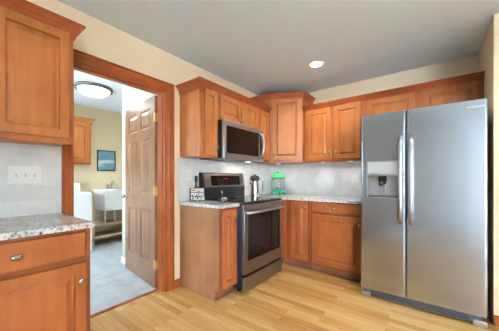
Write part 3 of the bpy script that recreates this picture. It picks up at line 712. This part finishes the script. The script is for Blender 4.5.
m = MB(); m.lathe(ringp(0.066, 0.088, 0.044, 0.072), 'green2', seg=32)
for k in range(4):
    a = PI/4 + k*PI/2 - 0.5; x, y = 0.078*math.cos(a), 0.078*math.sin(a); m.tube([(x, y, 0.05), (x*1.05, y*1.05, 0.0)], [0.016, 0.014], 'green2', 10)
m.build('stand', b)
m = MB(); m.tube([(0.035, -0.074, 0.10), (0.048, -0.100, 0.10)], 0.010, 'green2'); m.tube([(0.048, -0.100, 0.112), (0.048, -0.100, 0.078)], 0.008, 'green2'); m.build('spigot', b)
# outlets and switches
def plate(label, loc, rz, w, h, n, kind):
    o = empty('switch_plate' if kind == 'switch' else 'outlet', label, 'switch' if kind == 'switch' else 'outlet', loc, rz)
    MB().box(-w/2, w/2, -0.006, -0.0, -h/2, h/2, 'cream_plastic' if kind != 'switch' else 'white_plastic', 0.002).build('cover_plate', o)
    for i in range(n):
        x = (i-(n-1)/2)*0.046
        if kind == 'switch':
            t = MB(); t.box(x-0.005, x+0.005, -0.0068, -0.005, -0.012, 0.012, 'grey_mark'); t.box(x-0.004, x+0.004, -0.016, -0.006, -0.001, 0.010, 'white_plastic', 0.001); t.build('toggle', o)
        else:
            for dz in (-0.020, 0.020):
                t = MB(); t.box(x-0.014, x+0.014, -0.008, -0.005, dz-0.013, dz+0.013, 'white_plastic', 0.003)
                t.box(x-0.007, x-0.005, -0.0084, -0.0078, dz-0.005, dz+0.006, 'black'); t.box(x+0.005, x+0.007, -0.0084, -0.0078, dz-0.005, dz+0.006, 'black'); t.build('socket', o)
    return o
plate('white three-toggle light switch plate on tile at the left', (0.0095, -3.095, 1.190), R90, 0.170, 0.118, 3, 'switch')
plate('ivory outlet on the tile above the coffee sign', (0.0095, -1.735, 1.205), R90, 0.075, 0.118, 1, 'outlet')
plate('ivory outlet on back splashback, the one farther from fridge', (1.215, -0.0095, 1.165), 0, 0.072, 0.115, 1, 'outlet')
plate('ivory outlet on the back splashback nearest the refrigerator', (1.345, -0.0095, 1.165), 0, 0.072, 0.115, 1, 'outlet')

# ================================================================== lamps
b = empty('ceiling_light', 'glowing recessed round downlight in the kitchen ceiling', 'light', (1.125, -0.82, H))
MB().lathe([(0.062, -0.001), (0.088, -0.001), (0.085, -0.006), (0.066, -0.008), (0.062, -0.001)], 'ceil_white', seg=36).build('trim_ring', b)
MB().lathe([(0, -0.002), (0.062, -0.002), (0.062, -0.0035), (0, -0.005)], 'lamp_glow', seg=36).build('lens', b)
def spot(name, loc, e, col, size=0.1, blend=0.8, ang=150):
    d = bpy.data.lights.new(name, 'SPOT'); d.energy = e; d.color = col; d.shadow_soft_size = size; d.spot_size = math.radians(ang); d.spot_blend = blend
    o = bpy.data.objects.new(name, d); COL.objects.link(o); o.location = loc; return o
spot('downlight', (1.125, -0.82, H-0.02), 30, (1, 0.93, 0.82), 0.06)
for x, y, e in ((2.15, -1.55, 30), (4.2, -2.6, 30)):  # two unseen ceiling spots added as fill for the back wall
    spot('downlight', (x, y, H-0.02), e, (0.93, 0.97, 1.0) if y < -5 else (1, 0.96, 0.90), 0.08)
b = empty('ceiling_light', 'frosted dome ceiling lamp with grey ring in laundry', 'light', (-1.68, -2.07, H))
MB().lathe([(0, 0), (0.235, 0), (0.240, -0.006), (0.240, -0.030), (0.222, -0.050), (0.200, -0.040), (0.200, -0.012), (0, -0.012)], 'lamp_ring', seg=40).build('ring', b)
MB().lathe([(0.200, -0.020), (0.199, -0.040), (0.185, -0.072), (0.14, -0.102), (0.07, -0.120), (0, -0.124)], 'dome_glow', seg=40).build('dome', b)
pt = bpy.data.lights.new('dome_lamp', 'AREA'); pt.shape = 'DISK'; pt.energy = 8; pt.color = (0.95, 0.97, 1); pt.size = 0.34
po = bpy.data.objects.new('dome_lamp', pt); COL.objects.link(po); po.location = (-1.68, -2.07, H-0.135)

# ================================================================== laundry things
c = upper_cabinet('maple wall cabinet above the washer in laundry', (-2.8, -2.75, 0), R90, 0.92, 0.33, 1.40, 2.13,
                  [(0.02, 0.455, 1.43, 2.10, None), (0.475, 0.90, 1.43, 2.10, None)], group=None)
crown(c, [(-2.467, -2.75), (-2.467, -1.83), (-2.8, -1.83)], 2.13, 'maple')
b = empty('washing_machine', 'white top-loading washer under the laundry cabinet', 'washer', (-2.78, -2.62, 0), R90)
MB().box(0, 0.685, -0.66, -0.02, 0.02, 0.925, 'white_enamel', 0.012, 3).build('body', b)
MB().box(0.01, 0.675, -0.645, -0.16, 0.926, 0.948, 'white_enamel', 0.008).build('lid', b)
m = MB(); m.extrude_x([(-0.02, 0.925), (-0.15, 0.925), (-0.12, 1.085), (-0.02, 1.10)], 0.0, 0.685, 'white_enamel'); cpn = m.build('console', b)
for x in (0.12, 0.34, 0.56): MB().lathe([(0, 0), (0.024, 0), (0.020, 0.018), (0, 0.018)], 'nickel', (x, -0.132, 1.01), 16, 'y').build('dial', cpn)
for x in (0.06, 0.62):
    for y in (-0.6, -0.08): MB().lathe([(0, 0), (0.018, 0), (0.018, 0.022), (0, 0.022)], 'grey_plastic', (x, y, 0), 10).build('foot', b)
# utility sink
b = empty('utility_sink', 'white plastic utility tub sink on legs by laundry wall', 'sink', (-2.785, -1.690, 0), R90)
W_, D_ = 0.60, 0.50
m = MB()
def ring4(x0, x1, y0, y1, z): return [(x0, y0, z), (x1, y0, z), (x1, y1, z), (x0, y1, z)]
vs = ring4(0.02, W_-0.02, -D_+0.03, -0.06, 0.60) + ring4(0.0, W_, -D_, 0, 0.93) + ring4(-0.01, W_+0.01, -D_-0.01, 0, 0.93) + ring4(-0.01, W_+0.01, -D_-0.01, 0, 0.965) + ring4(0.03, W_-0.03, -D_+0.03, -0.10, 0.965) + ring4(0.07, W_-0.07, -D_+0.07, -0.12, 0.63)
m.add(vs, [(3, 2, 1, 0), (20, 21, 22, 23)] + [(r*4+i, r*4+(i+1) % 4, r*4+4+(i+1) % 4, r*4+4+i) for r in range(5) for i in range(4)], 'white_enamel'); m.build('basin', b)
for x in (0.07, W_-0.07):
    for y in (-0.36, -0.08): MB().tube([(x, y, 0.376), (x, y, 0.61)], 0.012, 'white_plastic', 10).build('leg', b)
MB().tube([(0.26, -0.30, 0.60), (0.26, -0.30, 0.48), (0.265, -0.30, 0.376)], 0.022, 'white_plastic', 12).build('drain_pipe', b)
m = MB(); m.box(0.20, 0.40, -0.075, -0.035, 0.966, 0.990, 'chrome', 0.006); m.tube([(0.30, -0.055, 0.985), (0.30, -0.060, 1.08), (0.30, -0.10, 1.115), (0.30, -0.16, 1.09), (0.30, -0.17, 1.05)], 0.009, 'chrome', 10)
for x in (0.22, 0.38): m.tube([(x, -0.055, 0.985), (x, -0.055, 1.03)], 0.012, 'chrome', 10); m.box(x-0.03, x+0.03, -0.062, -0.048, 1.028, 1.040, 'chrome', 0.003)
m.build('faucet', b)
# shelf unit under the sink
b = empty('low_shelf', 'light wooden two-tier low shelf under the utility sink', 'shelf', (-2.79, -1.84, 0), R90)
MB().box(0.0, 1.22, -0.40, -0.0, 0.125, 0.168, 'shelf_wood', 0.003).build('shelf_board', b)
MB().box(0.0, 1.22, -0.40, -0.0, 0.335, 0.375, 'shelf_wood', 0.003).build('shelf_board', b)
for x in (0.03, 1.19):
    MB().box(x-0.02, x+0.02, -0.37, -0.33, 0.0, 0.335, 'shelf_wood', 0.003).build('post', b)
MB().box(0.0, 1.22, -0.02, -0.0, 0.0, 0.125, 'shelf_wood').build('back_rail', b)
# picture
b = empty('framed_picture', 'small blue print in black frame on laundry wall', 'picture', (-2.8, -1.454, 1.504), R90)
m = MB(); 
for q in ((-0.162, -0.146, -0.195, 0.195), (0.146, 0.162, -0.195, 0.195), (-0.146, 0.146, -0.195, -0.179), (-0.146, 0.146, 0.179, 0.195)): m.box(q[0], q[1], -0.022, -0.001, q[2], q[3], 'black', 0.002)
m.build('frame', b); MB().box(-0.147, 0.147, -0.012, -0.004, -0.18, 0.18, 'picture').build('print', b)
